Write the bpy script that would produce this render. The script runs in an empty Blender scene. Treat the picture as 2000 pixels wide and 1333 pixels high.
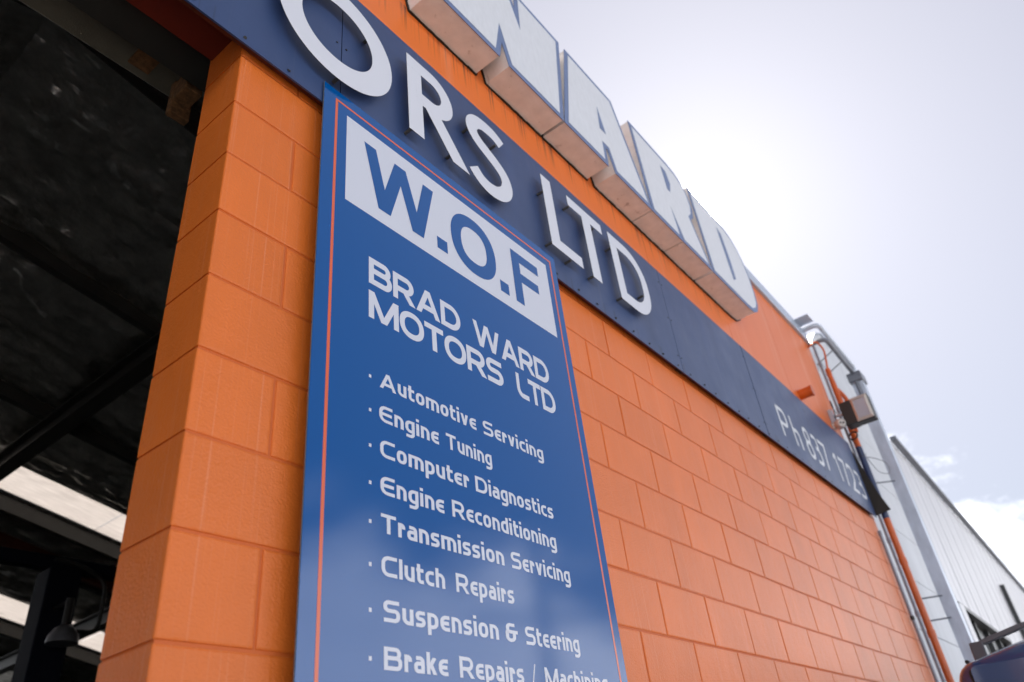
import bpy, math, random
from mathutils import Vector, Matrix, noise
random.seed(7)
scn = bpy.context.scene
COL = scn.collection
R = math.radians

# ------------------------------------------------------------ camera
CAM = Vector((-0.69, -1.288, 1.461))
CR = (0.620476, -0.777292, -0.104052)      # right
CD = (0.376084, 0.411354, -0.830270)       # down
CF = (0.688164, 0.476030, 0.547563)        # forward
cd = bpy.data.cameras.new('camera'); cam = bpy.data.objects.new('camera', cd); COL.objects.link(cam)
cd.sensor_width = 36; cd.lens = 26.39; cd.clip_start = 0.05; cd.clip_end = 3000
cam.matrix_world = Matrix(((CR[0], -CD[0], -CF[0], CAM[0]), (CR[1], -CD[1], -CF[1], CAM[1]),
                           (CR[2], -CD[2], -CF[2], CAM[2]), (0, 0, 0, 1)))
cd.dof.use_dof = True; cd.dof.focus_distance = 2.3; cd.dof.aperture_fstop = 2.6
scn.camera = cam

# ------------------------------------------------------------ sky, sun, exposure
SUN = Vector((0.7414, 0.1958, 0.6419)).normalized()
SKY_STRENGTH = 0.06
w = bpy.data.worlds.new('World'); scn.world = w; w.use_nodes = True
nt = w.node_tree; nt.nodes.clear()
def N(tree, t, **kw):
    n = tree.nodes.new(t)
    for k, v in kw.items(): setattr(n, k, v)
    return n
def mathn(tree, op, a, b=None, clamp=False):
    n = N(tree, 'ShaderNodeMath', operation=op, use_clamp=clamp)
    for i, s in enumerate((a, b)):
        if s is None: continue
        if isinstance(s, (int, float)): n.inputs[i].default_value = s
        else: tree.links.new(s, n.inputs[i])
    return n.outputs[0]
out = N(nt, 'ShaderNodeOutputWorld'); bg = N(nt, 'ShaderNodeBackground')
sky = N(nt, 'ShaderNodeTexSky', sky_type='NISHITA', sun_disc=False)
sky.sun_elevation = math.asin(SUN.z); sky.sun_rotation = math.atan2(SUN.x, SUN.y)
sky.air_density = 1.0; sky.dust_density = 0.15; sky.ozone_density = 1.0
tc = N(nt, 'ShaderNodeTexCoord')
vn = N(nt, 'ShaderNodeVectorMath', operation='NORMALIZE'); nt.links.new(tc.outputs['Generated'], vn.inputs[0])
sep = N(nt, 'ShaderNodeSeparateXYZ'); nt.links.new(vn.outputs[0], sep.inputs[0])
mp = N(nt, 'ShaderNodeMapping'); nt.links.new(vn.outputs[0], mp.inputs[0]); mp.inputs['Scale'].default_value = (1, 1, 2.0)
mp.inputs['Location'].default_value = (3.3, 7.7, 0.0)
nz = N(nt, 'ShaderNodeTexNoise'); nt.links.new(mp.outputs[0], nz.inputs['Vector'])
nz.inputs['Scale'].default_value = 3.1; nz.inputs['Detail'].default_value = 10; nz.inputs['Roughness'].default_value = 0.64
el = sep.outputs[2]
# clouds: thick near the horizon, thinning out with height
hgt = mathn(nt, 'MULTIPLY', mathn(nt, 'SUBTRACT', el, 0.285), -1.5)
dens = mathn(nt, 'ADD', nz.outputs[0], mathn(nt, 'MAXIMUM', mathn(nt, 'MINIMUM', hgt, 0.2), -0.45))
mr = N(nt, 'ShaderNodeMapRange', interpolation_type='SMOOTHSTEP'); nt.links.new(dens, mr.inputs[0])
mr.inputs[1].default_value = 0.44; mr.inputs[2].default_value = 0.64
# cloud shade varies
nz2 = N(nt, 'ShaderNodeTexNoise'); nt.links.new(mp.outputs[0], nz2.inputs['Vector']); nz2.inputs['Scale'].default_value = 7; nz2.inputs['Detail'].default_value = 5
dot = N(nt, 'ShaderNodeVectorMath', operation='DOT_PRODUCT'); nt.links.new(vn.outputs[0], dot.inputs[0]); dot.inputs[1].default_value = SUN
dc = mathn(nt, 'MAXIMUM', dot.outputs['Value'], 0.0)
fwd = mathn(nt, 'POWER', dc, 4.0)
cb = mathn(nt, 'ADD', mathn(nt, 'ADD', mathn(nt, 'MULTIPLY', nz2.outputs[0], 12.0), 15.0), mathn(nt, 'MULTIPLY', fwd, 0.0))
ccol = N(nt, 'ShaderNodeVectorMath', operation='SCALE'); ccol.inputs[0].default_value = (0.93, 0.95, 1.0); nt.links.new(cb, ccol.inputs['Scale'])
mix = N(nt, 'ShaderNodeMix', data_type='RGBA'); nt.links.new(mathn(nt, 'MULTIPLY', mr.outputs[0], 0.92), mix.inputs[0])
vsc = N(nt, 'ShaderNodeVectorMath', operation='SCALE'); vsc.inputs[0].default_value = (1.05, 1.0, 1.09)   # thin high cirrus, brighter towards the sun
nt.links.new(mathn(nt, 'ADD', mathn(nt, 'MULTIPLY', mathn(nt, 'POWER', dc, 1.2), 2.9), 0.22), vsc.inputs['Scale'])
nsc = N(nt, 'ShaderNodeVectorMath', operation='SCALE'); nt.links.new(sky.outputs[0], nsc.inputs[0]); nsc.inputs['Scale'].default_value = 0.28
veil = N(nt, 'ShaderNodeVectorMath', operation='ADD'); nt.links.new(nsc.outputs[0], veil.inputs[0]); nt.links.new(vsc.outputs[0], veil.inputs[1])
nt.links.new(veil.outputs[0], mix.inputs[6]); nt.links.new(ccol.outputs[0], mix.inputs[7])
# haze-bright aureole round the sun
a1 = mathn(nt, 'MULTIPLY', mathn(nt, 'POWER', dc, 9.0), 1.5)
a2 = mathn(nt, 'MULTIPLY', mathn(nt, 'POWER', dc, 70.0), 0.9)
a3 = mathn(nt, 'MULTIPLY', mathn(nt, 'POWER', dc, 9000.0), 2500.0)
asum = mathn(nt, 'ADD', mathn(nt, 'ADD', a1, a2), a3)
acol = N(nt, 'ShaderNodeVectorMath', operation='SCALE'); acol.inputs[0].default_value = (1.0, 0.97, 0.95); nt.links.new(asum, acol.inputs['Scale'])
add = N(nt, 'ShaderNodeVectorMath', operation='ADD'); nt.links.new(mix.outputs[2], add.inputs[0]); nt.links.new(acol.outputs[0], add.inputs[1])
nt.links.new(add.outputs[0], bg.inputs[0]); bg.inputs[1].default_value = SKY_STRENGTH
nt.links.new(bg.outputs[0], out.inputs[0])
sl = bpy.data.lights.new('sun', 'SUN'); sl.energy = 3.4; sl.angle = R(0.5); sl.color = (1.0, 0.95, 0.88)
so = bpy.data.objects.new('sun', sl); COL.objects.link(so)
so.rotation_euler = SUN.to_track_quat('Z', 'Y').to_euler()
vs = scn.view_settings; vs.view_transform = 'Standard'; vs.look = 'None'; vs.gamma = 1; vs.use_curve_mapping = False
vs.exposure = 1.38
scn.cycles.max_bounces = 6; scn.cycles.diffuse_bounces = 4; scn.cycles.glossy_bounces = 3
scn.cycles.sample_clamp_indirect = 6

# ------------------------------------------------------------ materials
def mat(name, col, rough=0.5, metal=0.0, spec=0.5, var=0.0, vscale=3.0, vstretch=(1, 1, 1), bump=0.0, bscale=200.0,
        bump2=0.0, b2scale=8.0, coat=0.0, var2=None, objvar=0.0, trans=0.0, streak=None, rvar=0.0):
    m = bpy.data.materials.new(name); m.use_nodes = True
    t = m.node_tree; p = t.nodes['Principled BSDF']
    p.inputs['Base Color'].default_value = (*col, 1); p.inputs['Roughness'].default_value = rough
    p.inputs['Metallic'].default_value = metal; p.inputs['Specular IOR Level'].default_value = spec
    p.inputs['Coat Weight'].default_value = coat; p.inputs['Coat Roughness'].default_value = 0.05
    g = N(t, 'ShaderNodeNewGeometry')
    def nzn(scale, stretch=(1, 1, 1), det=4, rough_=0.55):
        mpn = N(t, 'ShaderNodeMapping'); t.links.new(g.outputs['Position'], mpn.inputs[0]); mpn.inputs['Scale'].default_value = stretch
        n = N(t, 'ShaderNodeTexNoise'); t.links.new(mpn.outputs[0], n.inputs['Vector'])
        n.inputs['Scale'].default_value = scale; n.inputs['Detail'].default_value = det; n.inputs['Roughness'].default_value = rough_
        return n.outputs[0]
    colout = None
    rgb = N(t, 'ShaderNodeRGB'); rgb.outputs[0].default_value = (*col, 1); colout = rgb.outputs[0]
    def vary(colout, fac, amount):
        # fac 0..1 -> multiply by 1-amount..1+amount
        v = N(t, 'ShaderNodeMapRange'); t.links.new(fac, v.inputs[0]); v.inputs[1].default_value = 0.25; v.inputs[2].default_value = 0.75
        v.inputs[3].default_value = 1 - amount; v.inputs[4].default_value = 1 + amount; v.clamp = True
        s = N(t, 'ShaderNodeVectorMath', operation='SCALE'); t.links.new(colout, s.inputs[0]); t.links.new(v.outputs[0], s.inputs['Scale'])
        return s.outputs[0]
    if var: colout = vary(colout, nzn(vscale, vstretch), var)
    if objvar:
        oi = N(t, 'ShaderNodeObjectInfo'); colout = vary(colout, oi.outputs['Random'], objvar)
    if streak:
        # streak = list of (colour, amount, zlo, zhi, threshold, scale): dirt or lime runs, stretched along z
        for (sc, am, z0, z1, z2, th, xs) in streak:
            n = nzn(1.0, (xs, xs, 0.35 if xs < 40 else 0.8), 5, 0.6)
            r = N(t, 'ShaderNodeMapRange', interpolation_type='SMOOTHSTEP'); t.links.new(n, r.inputs[0]); r.inputs[1].default_value = th; r.inputs[2].default_value = th + 0.14
            sp = N(t, 'ShaderNodeSeparateXYZ'); t.links.new(g.outputs['Position'], sp.inputs[0])
            up = N(t, 'ShaderNodeMapRange'); t.links.new(sp.outputs[2], up.inputs[0]); up.inputs[1].default_value = z0; up.inputs[2].default_value = z1
            dn = N(t, 'ShaderNodeMapRange'); t.links.new(sp.outputs[2], dn.inputs[0]); dn.inputs[1].default_value = z2 + 0.01; dn.inputs[2].default_value = z2
            f = mathn(t, 'MULTIPLY', mathn(t, 'MULTIPLY', r.outputs[0], mathn(t, 'MULTIPLY', up.outputs[0], dn.outputs[0])), am)
            mx = N(t, 'ShaderNodeMix', data_type='RGBA'); t.links.new(f, mx.inputs[0]); t.links.new(colout, mx.inputs[6]); mx.inputs[7].default_value = (*sc, 1)
            colout = mx.outputs[2]
    t.links.new(colout, p.inputs['Base Color'])
    if rvar:
        v = N(t, 'ShaderNodeMapRange'); t.links.new(nzn(vscale * 2), v.inputs[0]); v.inputs[1].default_value = .3; v.inputs[2].default_value = .7
        v.inputs[3].default_value = max(.02, rough - rvar); v.inputs[4].default_value = rough + rvar; t.links.new(v.outputs[0], p.inputs['Roughness'])
    last = None
    for (b, s, dist) in ((bump2, b2scale, 0.02), (bump, bscale, 0.002)):
        if not b: continue
        bn = N(t, 'ShaderNodeBump'); bn.inputs['Strength'].default_value = b; bn.inputs['Distance'].default_value = dist
        t.links.new(nzn(s, det=3), bn.inputs['Height'])
        if last: t.links.new(last, bn.inputs['Normal'])
        last = bn.outputs[0]
    if last: t.links.new(last, p.inputs['Normal'])
    if trans: p.inputs['Transmission Weight'].default_value = trans
    return m

OR = (0.75, 0.170, 0.022)
BIG = 999
M = {}
M['block'] = mat('orange_block_paint', OR, 0.42, spec=0.45, var=0.09, vscale=3.5, vstretch=(1, 1, .5), bump=1.0, bscale=150, bump2=0.12, b2scale=22, objvar=0.03,
                 streak=[((0.85, 0.55, 0.42), 0.40, -BIG, -BIG + 1, 3.4, 0.665, 30), ((0.88, 0.46, 0.32), 0.22, -BIG, -BIG + 1, 3.6, 0.56, 140), ((0.30, 0.07, 0.02), 0.35, -BIG, -BIG + 1, 3.5, 0.66, 60)])
M['joint'] = mat('orange_joint_paint', (0.60, 0.125, 0.018), 0.6, bump=0.6, bscale=120)
M['upper'] = mat('orange_render_paint', (0.80, 0.175, 0.025), 0.40, var=0.05, vscale=2.0, vstretch=(1, 1, .3), bump=0.15, bscale=150,
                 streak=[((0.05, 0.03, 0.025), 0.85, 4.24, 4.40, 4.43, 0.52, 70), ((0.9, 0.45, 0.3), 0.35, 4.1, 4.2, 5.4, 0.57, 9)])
M['upper_right'] = mat('orange_render_paint_clean', (0.80, 0.175, 0.025), 0.40, var=0.06, vscale=2.0, vstretch=(1, 1, .3), bump=0.15, bscale=150,
                 streak=[((0.9, 0.45, 0.3), 0.35, 4.1, 4.2, 5.4, 0.54, 7)])
M['reveal'] = M['block']
M['fascia'] = mat('navy_fascia_paint', (0.034, 0.064, 0.165), 0.42, var=0.12, vscale=2.2, vstretch=(3, 3, .5), bump=0.08, bscale=60, rvar=0.06,
                  streak=[((0.16, 0.17, 0.20), 0.35, 3.3, 3.4, 4.2, 0.60, 30), ((0.01, 0.01, 0.015), 0.5, 3.3, 3.35, 3.46, 0.56, 40)])
M['fascia_back'] = mat('dark_batten_timber', (0.12, 0.022, 0.006), 0.7, bump=0.6, bscale=90, var=.4, vscale=30)
M['plate_white'] = mat('white_letter_acrylic', (0.70, 0.72, 0.80), 0.30)
M['plate_edge'] = mat('dark_letter_edge', (0.012, 0.012, 0.014), 0.45)
M['stud'] = mat('steel_stud', (0.10, 0.095, 0.09), 0.5, metal=0.5)
M['box_side'] = mat('cream_letter_side', (0.84, 0.80, 0.77), 0.5, var=0.10, vscale=14, bump=0.35, bscale=260,
                    streak=[((0.20, 0.13, 0.09), 0.5, -BIG, -BIG + 1, 4.60, 0.62, 24)])
M['box_blue'] = mat('faded_blue_outline', (0.135, 0.195, 0.37), 0.45, var=.08, vscale=8)
M['box_face'] = mat('white_letter_face', (0.72, 0.74, 0.79), 0.40, var=0.05, vscale=20, vstretch=(2, 2, .6), bump=.1, bscale=150)
M['grime'] = mat('black_seam_grime', (0.02, 0.014, 0.01), 0.8)
M['sign_blue'] = mat('blue_sign_print', (0.0, 0.084, 0.315), 0.09, spec=0.58, bump=0.015, bscale=300, bump2=0.003, b2scale=3)
M['sign_white'] = mat('white_sign_print', (0.64, 0.67, 0.77), 0.28, spec=.4, coat=0.2)
M['sign_orange'] = mat('orange_sign_line', (0.72, 0.13, 0.05), 0.3, coat=0.2)
M['sign_edge'] = mat('sign_panel_edge', (0.12, 0.13, 0.15), 0.5)
M['ph_paint'] = mat('white_brush_paint', (0.70, 0.72, 0.76), 0.45, var=.08, vscale=40)
M['coping'] = mat('pale_steel_coping', (0.50, 0.56, 0.66), 0.35, metal=.3, var=.05)
M['galv'] = mat('galvanised_steel', (0.52, 0.57, 0.66), 0.42, metal=0.3, var=0.18, vscale=14, vstretch=(1, 1, .4))
M['galv_dark'] = mat('weathered_galvanised', (0.20, 0.21, 0.24), 0.45, metal=0.6, var=0.2, vscale=10)
M['grey_pvc'] = mat('grey_conduit', (0.24, 0.25, 0.30), 0.45)
M['orange_pipe'] = mat('orange_pipe_paint', (0.62, 0.11, 0.012), 0.38, var=.12, vscale=12, bump=.1, bscale=80)
M['navy_pipe'] = mat('navy_pipe_paint', (0.018, 0.035, 0.11), 0.3)
M['black'] = mat('black_plastic', (0.02, 0.02, 0.02), 0.45)
M['white_plastic'] = mat('white_plastic', (0.62, 0.60, 0.58), 0.4)
M['beige_metal'] = mat('reflector_metal', (0.60, 0.55, 0.50), 0.35, metal=.4)
M['lens'] = mat('lamp_glass', (0.42, 0.45, 0.52), 0.12, spec=.7)
M['wallA'] = mat('pale_panel_wall', (0.62, 0.64, 0.68), 0.55, var=0.09, vscale=2.5, vstretch=(1, 1, .5), bump=.2, bscale=90,
                 streak=[((0.30, 0.32, 0.38), 0.4, 0, 1, 6, 0.58, 8)])
M['wallB'] = mat('pale_steel_cladding', (0.62, 0.62, 0.66), 0.45, metal=0.0, var=0.05, vscale=1.2, vstretch=(2, 2, .3))
M['dark_trim'] = mat('dark_grey_trim', (0.035, 0.037, 0.04), 0.45)
M['window_glass'] = mat('window_glass', (0.35, 0.37, 0.38), 0.06, spec=0.9)
M['van'] = mat('dark_blue_car_paint', (0.012, 0.042, 0.15), 0.22, metal=0.0, coat=1.0)
M['tail'] = mat('dark_red_lamp', (0.16, 0.015, 0.008), 0.12, coat=1)
M['rubber'] = mat('black_rubber', (0.012, 0.012, 0.012), 0.7)
M['tinted'] = mat('tinted_glass', (0.01, 0.012, 0.015), 0.05, spec=.8)
M['alloy'] = mat('wheel_alloy', (0.5, 0.5, 0.52), 0.3, metal=.9)
M['rack_grey'] = mat('grey_rack_plastic', (0.10, 0.11, 0.13), 0.4)
M['concrete'] = mat('forecourt_concrete', (0.36, 0.34, 0.31), 0.8, var=.15, vscale=1.5, bump=.5, bscale=60)
M['asphalt'] = mat('asphalt', (0.09, 0.088, 0.085), 0.85, var=.2, vscale=3, bump=.6, bscale=150)
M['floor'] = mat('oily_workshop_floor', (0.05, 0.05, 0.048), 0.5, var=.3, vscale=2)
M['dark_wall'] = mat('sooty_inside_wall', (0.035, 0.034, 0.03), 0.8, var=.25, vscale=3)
M['soffit'] = mat('oxide_red_soffit', (0.13, 0.012, 0.004), 0.6, var=.15, vscale=12)
M['inner_beam'] = mat('grey_inner_beam', (0.13, 0.125, 0.10), 0.6, var=.2, vscale=9, bump=.5, bscale=160)
M['rust'] = mat('rusty_steel', (0.17, 0.085, 0.035), 0.85, var=.55, vscale=60, bump=.8, bscale=90)
M['steel_dark'] = mat('dark_steelwork', (0.03, 0.03, 0.028), 0.6, var=.2, vscale=6)
M['steel_red'] = mat('oxide_red_steelwork', (0.11, 0.022, 0.008), 0.6, var=.2, vscale=6)
M['foil'] = mat('silver_roof_foil', (0.66, 0.67, 0.65), 0.36, metal=1.0, var=.3, vscale=5, bump2=1.0, b2scale=9, bump=.4, bscale=50)
M['roof_top'] = mat('roofing_steel', (0.30, 0.31, 0.33), 0.4, metal=.6)
M['hoist'] = mat('dark_blue_hoist_paint', (0.006, 0.008, 0.018), 0.8, spec=.2)
def skylight_mat():
    m = bpy.data.materials.new('translucent_roof_sheet'); m.use_nodes = True; t = m.node_tree; t.nodes.clear()
    o = N(t, 'ShaderNodeOutputMaterial'); tr = N(t, 'ShaderNodeBsdfTranslucent'); df = N(t, 'ShaderNodeBsdfDiffuse'); mx = N(t, 'ShaderNodeMixShader')
    g = N(t, 'ShaderNodeNewGeometry'); mp_ = N(t, 'ShaderNodeMapping'); t.links.new(g.outputs['Position'], mp_.inputs[0]); mp_.inputs['Scale'].default_value = (1.5, 22, 2)
    n = N(t, 'ShaderNodeTexNoise'); t.links.new(mp_.outputs[0], n.inputs['Vector']); n.inputs['Scale'].default_value = 3; n.inputs['Detail'].default_value = 6
    r = N(t, 'ShaderNodeMapRange'); t.links.new(n.outputs[0], r.inputs[0]); r.inputs[1].default_value = .3; r.inputs[2].default_value = .7; r.inputs[3].default_value = .72; r.inputs[4].default_value = .98
    c = N(t, 'ShaderNodeVectorMath', operation='SCALE'); c.inputs[0].default_value = (0.74, 0.70, 0.67); t.links.new(r.outputs[0], c.inputs['Scale'])
    t.links.new(c.outputs[0], tr.inputs[0]); t.links.new(c.outputs[0], df.inputs[0]); mx.inputs[0].default_value = 0.15
    t.links.new(tr.outputs[0], mx.inputs[1]); t.links.new(df.outputs[0], mx.inputs[2]); t.links.new(mx.outputs[0], o.inputs[0])
    return m
M['skylight'] = skylight_mat()

# ------------------------------------------------------------ mesh helpers
class MB:
    def __init__(s): s.v = []; s.f = []; s.mi = []
    def face(s, pts, mi=0):
        i = len(s.v); s.v += [tuple(p) for p in pts]; s.f.append(list(range(i, i + len(pts)))); s.mi.append(mi)
    def box(s, a, b, mi=0):
        x0, y0, z0 = a; x1, y1, z1 = b; i = len(s.v)
        s.v += [(x0, y0, z0), (x1, y0, z0), (x1, y1, z0), (x0, y1, z0), (x0, y0, z1), (x1, y0, z1), (x1, y1, z1), (x0, y1, z1)]
        for f in ((0, 3, 2, 1), (4, 5, 6, 7), (0, 1, 5, 4), (1, 2, 6, 5), (2, 3, 7, 6), (3, 0, 4, 7)):
            s.f.append([i + k for k in f]); s.mi.append(mi)
    def prism(s, poly, y0, y1, mi=0, side=None, back=True):
        """poly: (x,z) list, extruded from y0 (front) to y1 (back)"""
        n = len(poly); i = len(s.v)
        ar = sum(poly[k][0] * poly[(k + 1) % n][1] - poly[(k + 1) % n][0] * poly[k][1] for k in range(n))
        if ar < 0: poly = poly[::-1]
        s.v += [(x, y0, z) for x, z in poly] + [(x, y1, z) for x, z in poly]
        s.f.append([i + k for k in range(n)]); s.mi.append(mi)
        if back: s.f.append([i + n + k for k in reversed(range(n))]); s.mi.append(mi)
        for k in range(n):
            k2 = (k + 1) % n; s.f.append([i + k2, i + k, i + n + k, i + n + k2]); s.mi.append(mi if side is None else side)
    def tube(s, pts, r, seg=12, mi=0, caps=True):
        pts = [Vector(p) for p in pts]; n = len(pts); i0 = len(s.v); prev = None
        for k, p in enumerate(pts):
            d = (pts[min(k + 1, n - 1)] - pts[max(k - 1, 0)]).normalized()
            if prev is None: u = d.orthogonal().normalized()
            else: u = (prev - d * prev.dot(d)).normalized()
            prev = u; v = d.cross(u); rr = r[k] if isinstance(r, (list, tuple)) else r
            for j in range(seg):
                a = 2 * math.pi * j / seg; s.v.append(tuple(p + (u * math.cos(a) + v * math.sin(a)) * rr))
        for k in range(n - 1):
            for j in range(seg):
                a = i0 + k * seg + j; b = i0 + k * seg + (j + 1) % seg
                s.f.append([a, b, b + seg, a + seg]); s.mi.append(mi)
        if caps:
            s.f.append([i0 + j for j in reversed(range(seg))]); s.mi.append(mi)
            s.f.append([i0 + (n - 1) * seg + j for j in range(seg)]); s.mi.append(mi)
    def obox(s, a, b, wd, ht, up=(0, 0, 1), mi=0):
        a = Vector(a); b = Vector(b); d = (b - a).normalized(); u = Vector(up); sd = d.cross(u).normalized(); u = sd.cross(d).normalized(); i = len(s.v)
        for p in (a, b):
            for (q, e) in ((-1, -1), (1, -1), (1, 1), (-1, 1)): s.v.append(tuple(p + sd * q * wd / 2 + u * e * ht / 2))
        for f in ((0, 1, 2, 3), (7, 6, 5, 4), (0, 4, 5, 1), (1, 5, 6, 2), (2, 6, 7, 3), (3, 7, 4, 0)): s.f.append([i + k for k in f]); s.mi.append(mi)

def bend(pts, r, n=6):
    """round the corners of a polyline"""
    pts = [Vector(p) for p in pts]; o = [pts[0]]
    for a, b, c in zip(pts, pts[1:], pts[2:]):
        q = min(r, (a - b).length * .49, (c - b).length * .49)
        p0 = b + (a - b).normalized() * q; p1 = b + (c - b).normalized() * q
        for k in range(n + 1):
            t = k / n; o.append(p0 * (1 - t) ** 2 + b * 2 * t * (1 - t) + p1 * t * t)
    o.append(pts[-1]); return o

def wloc(o):
    l = Vector(o.location); p = o.parent
    while p: l += p.location; p = p.parent
    return l
def obj(name, mb, m, parent=None, smooth=False, bevel=0.0):
    me = bpy.data.meshes.new(name); me.from_pydata(mb.v, [], mb.f)
    ms = m if isinstance(m, (list, tuple)) else [m]
    for x in ms: me.materials.append(x)
    if len(ms) > 1: me.polygons.foreach_set('material_index', mb.mi)
    me.validate(); me.update()
    if smooth: me.shade_smooth() if hasattr(me, 'shade_smooth') else None
    o = bpy.data.objects.new(name, me); COL.objects.link(o)
    if parent: o.parent = parent; o.location = -wloc(parent)
    if bevel:
        b = o.modifiers.new('bevel', 'BEVEL'); b.width = bevel; b.segments = 2; b.limit_method = 'ANGLE'; b.angle_limit = R(40)
    if smooth:
        b = o.modifiers.new('smooth', 'EDGE_SPLIT'); b.split_angle = R(40)
    return o
def tag(o, label=None, cat=None, group=None, kind=None):
    for k, v in (('label', label), ('category', cat), ('group', group), ('kind', kind)):
        if v: o[k] = v
    return o
def thing(name, loc, label, cat, group=None):
    o = bpy.data.objects.new(name, None); COL.objects.link(o); o.location = loc; o.empty_display_size = .1
    return tag(o, label, cat, group)

# ------------------------------------------------------------ ground
g = MB(); g.box((-220, -220, -1.0), (220, 220, -0.12)); tag(obj('ground', g, M['asphalt']), kind='structure')
g = MB(); g.box((-40, -9, -0.5), (60, 14, -0.004)); tag(obj('forecourt', g, M['concrete']), kind='structure')

# ------------------------------------------------------------ workshop building
WX1 = 6.30
bld = thing('workshop_building', (1.0, 0.1, 0), 'orange painted block workshop wall with a dark open vehicle doorway', 'building')
def part(name, mb, m, root=None, **kw): return obj(name, mb, m, root or bld, **kw)
b = MB(); b.box((0.0032, 0.0038, 0.0), (WX1 - .004, 0.178, 3.6)); part('mortar_wall', b, M['joint'])
BD = 0.182
bc = {}
def block_mesh(L, H):
    key = (round(L, 3), round(H, 3))
    if key in bc: return bc[key]
    e = 0.0035; x1 = L / 2; z1 = H / 2
    v = []; rings = [(0, 0.004), (0.0012, 0.0012), (0.004, 0.0)]
    for y, ins in ((BD, 0.004), (BD - .004, 0), (0.004, 0), (0.0012, 0.0014), (0, 0.0055)):
        for sx, sz in ((-1, -1), (1, -1), (1, 1), (-1, 1)): v.append((sx * (x1 - ins), y, sz * (z1 - ins)))
    f = [(0, 1, 2, 3)]
    for k in range(4):
        for j in range(4):
            a = k * 4 + j; c = k * 4 + (j + 1) % 4; f.append((a, a + 4, c + 4, c))
    f.append((16, 19, 18, 17))
    me = bpy.data.meshes.new('block'); me.from_pydata(v, [], [tuple(reversed(q)) for q in f]); me.materials.append(M['block']); me.update()
    bc[key] = me; return me
J = 0.0065
bl = Vector(bld.location)
for i in range(1, 18):
    z0 = .2 * i; z1 = z0 + .2
    start = [0, .2, .6, 1.0, 1.32] if i % 2 else [0, .4, .8, 1.12, 1.52]
    xs = start[:]
    x = (1.72 if i % 2 else 1.92)
    while x < WX1 - .1: xs.append(x); x += .4
    xs.append(WX1)
    for a, c in zip(xs, xs[1:]):
        xa = a + (0 if a == 0 else J / 2); xc = c - (0 if c == WX1 else J / 2)
        o = bpy.data.objects.new('block', block_mesh(xc - xa, .2 - J)); COL.objects.link(o); o.parent = bld
        o.location = Vector(((xa + xc) / 2, random.uniform(-.0009, .0009), (z0 + z1) / 2)) - bl
b = MB(); b.box((-.002, -.002, 0), (WX1, .182, .196)); part('plinth', b, M['joint'])
# left pier outside the picture and smooth wall above the fascia
b = MB(); b.box((-7.5, 0, 0), (-4.2, .182, 3.6)); part('left_pier', b, M['upper'])
seams = [-3.18, -.84, .33, 2.67, 3.85, 5.0]
edges = [-7.5] + seams + [WX1 + .01]
for a, c in zip(edges, edges[1:]):
    b = MB(); b.box((a + .0015, -.003, 3.602), (c - .0015, .178, 5.22)); part('wall_panel', b, M['upper'] if c < 5 else M['upper_right'])
b = MB(); b.box((-7.5, .006, 3.62), (WX1, .17, 5.2)); part('panel_backing', b, M['grime'])
b = MB(); b.box((-7.5, -.022, 5.222), (WX1 + .03, .21, 5.375)); b.box((-7.5, -.030, 5.222), (WX1 + .035, -.023, 5.235)); part('coping', b, M['coping'], bevel=.003)
b = MB(); b.box((-4.2, 0.0, 3.53), (0.0, .17, 3.6)); part('soffit', b, M['soffit'])
# orange strip showing under the lower edge of the fascia
b = MB(); b.box((-4.2, -.0295, 3.425), (WX1 - .1, -.0035, 3.47)); part('batten', b, M['fascia_back'])
# end pier return and side wall
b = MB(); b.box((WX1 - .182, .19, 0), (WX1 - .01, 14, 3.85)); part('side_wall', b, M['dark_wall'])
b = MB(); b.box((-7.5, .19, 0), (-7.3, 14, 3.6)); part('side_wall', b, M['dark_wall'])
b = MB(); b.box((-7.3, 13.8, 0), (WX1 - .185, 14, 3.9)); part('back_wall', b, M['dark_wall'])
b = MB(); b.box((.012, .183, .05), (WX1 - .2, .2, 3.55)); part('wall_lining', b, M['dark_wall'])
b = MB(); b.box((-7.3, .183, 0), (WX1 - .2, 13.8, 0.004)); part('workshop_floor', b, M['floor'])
# door head: box beam, rusty cleat, seat plate
b = MB(); b.box((-4.3, .345, 3.70), (.10, .52, 3.98)); part('head_beam', b, M['inner_beam'], bevel=.006)
b = MB(); b.box((-.125, .41, 3.692), (-.055, .48, 3.70)); part('seat_plate', b, M['rust'])
b = MB(); b.box((0.02, .36, 3.60), (.08, .44, 3.69)); b.box((.02, .44, 3.55), (.09, .47, 3.72)); part('rusty_bracket', b, M['rust'], bevel=.004)
b = MB(); b.box((-4.4, .19, 3.60), (.2, .34, 4.6)); part('gap_filler', b, M['steel_dark'])  # dark box filling the black gap between soffit and head beam
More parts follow.
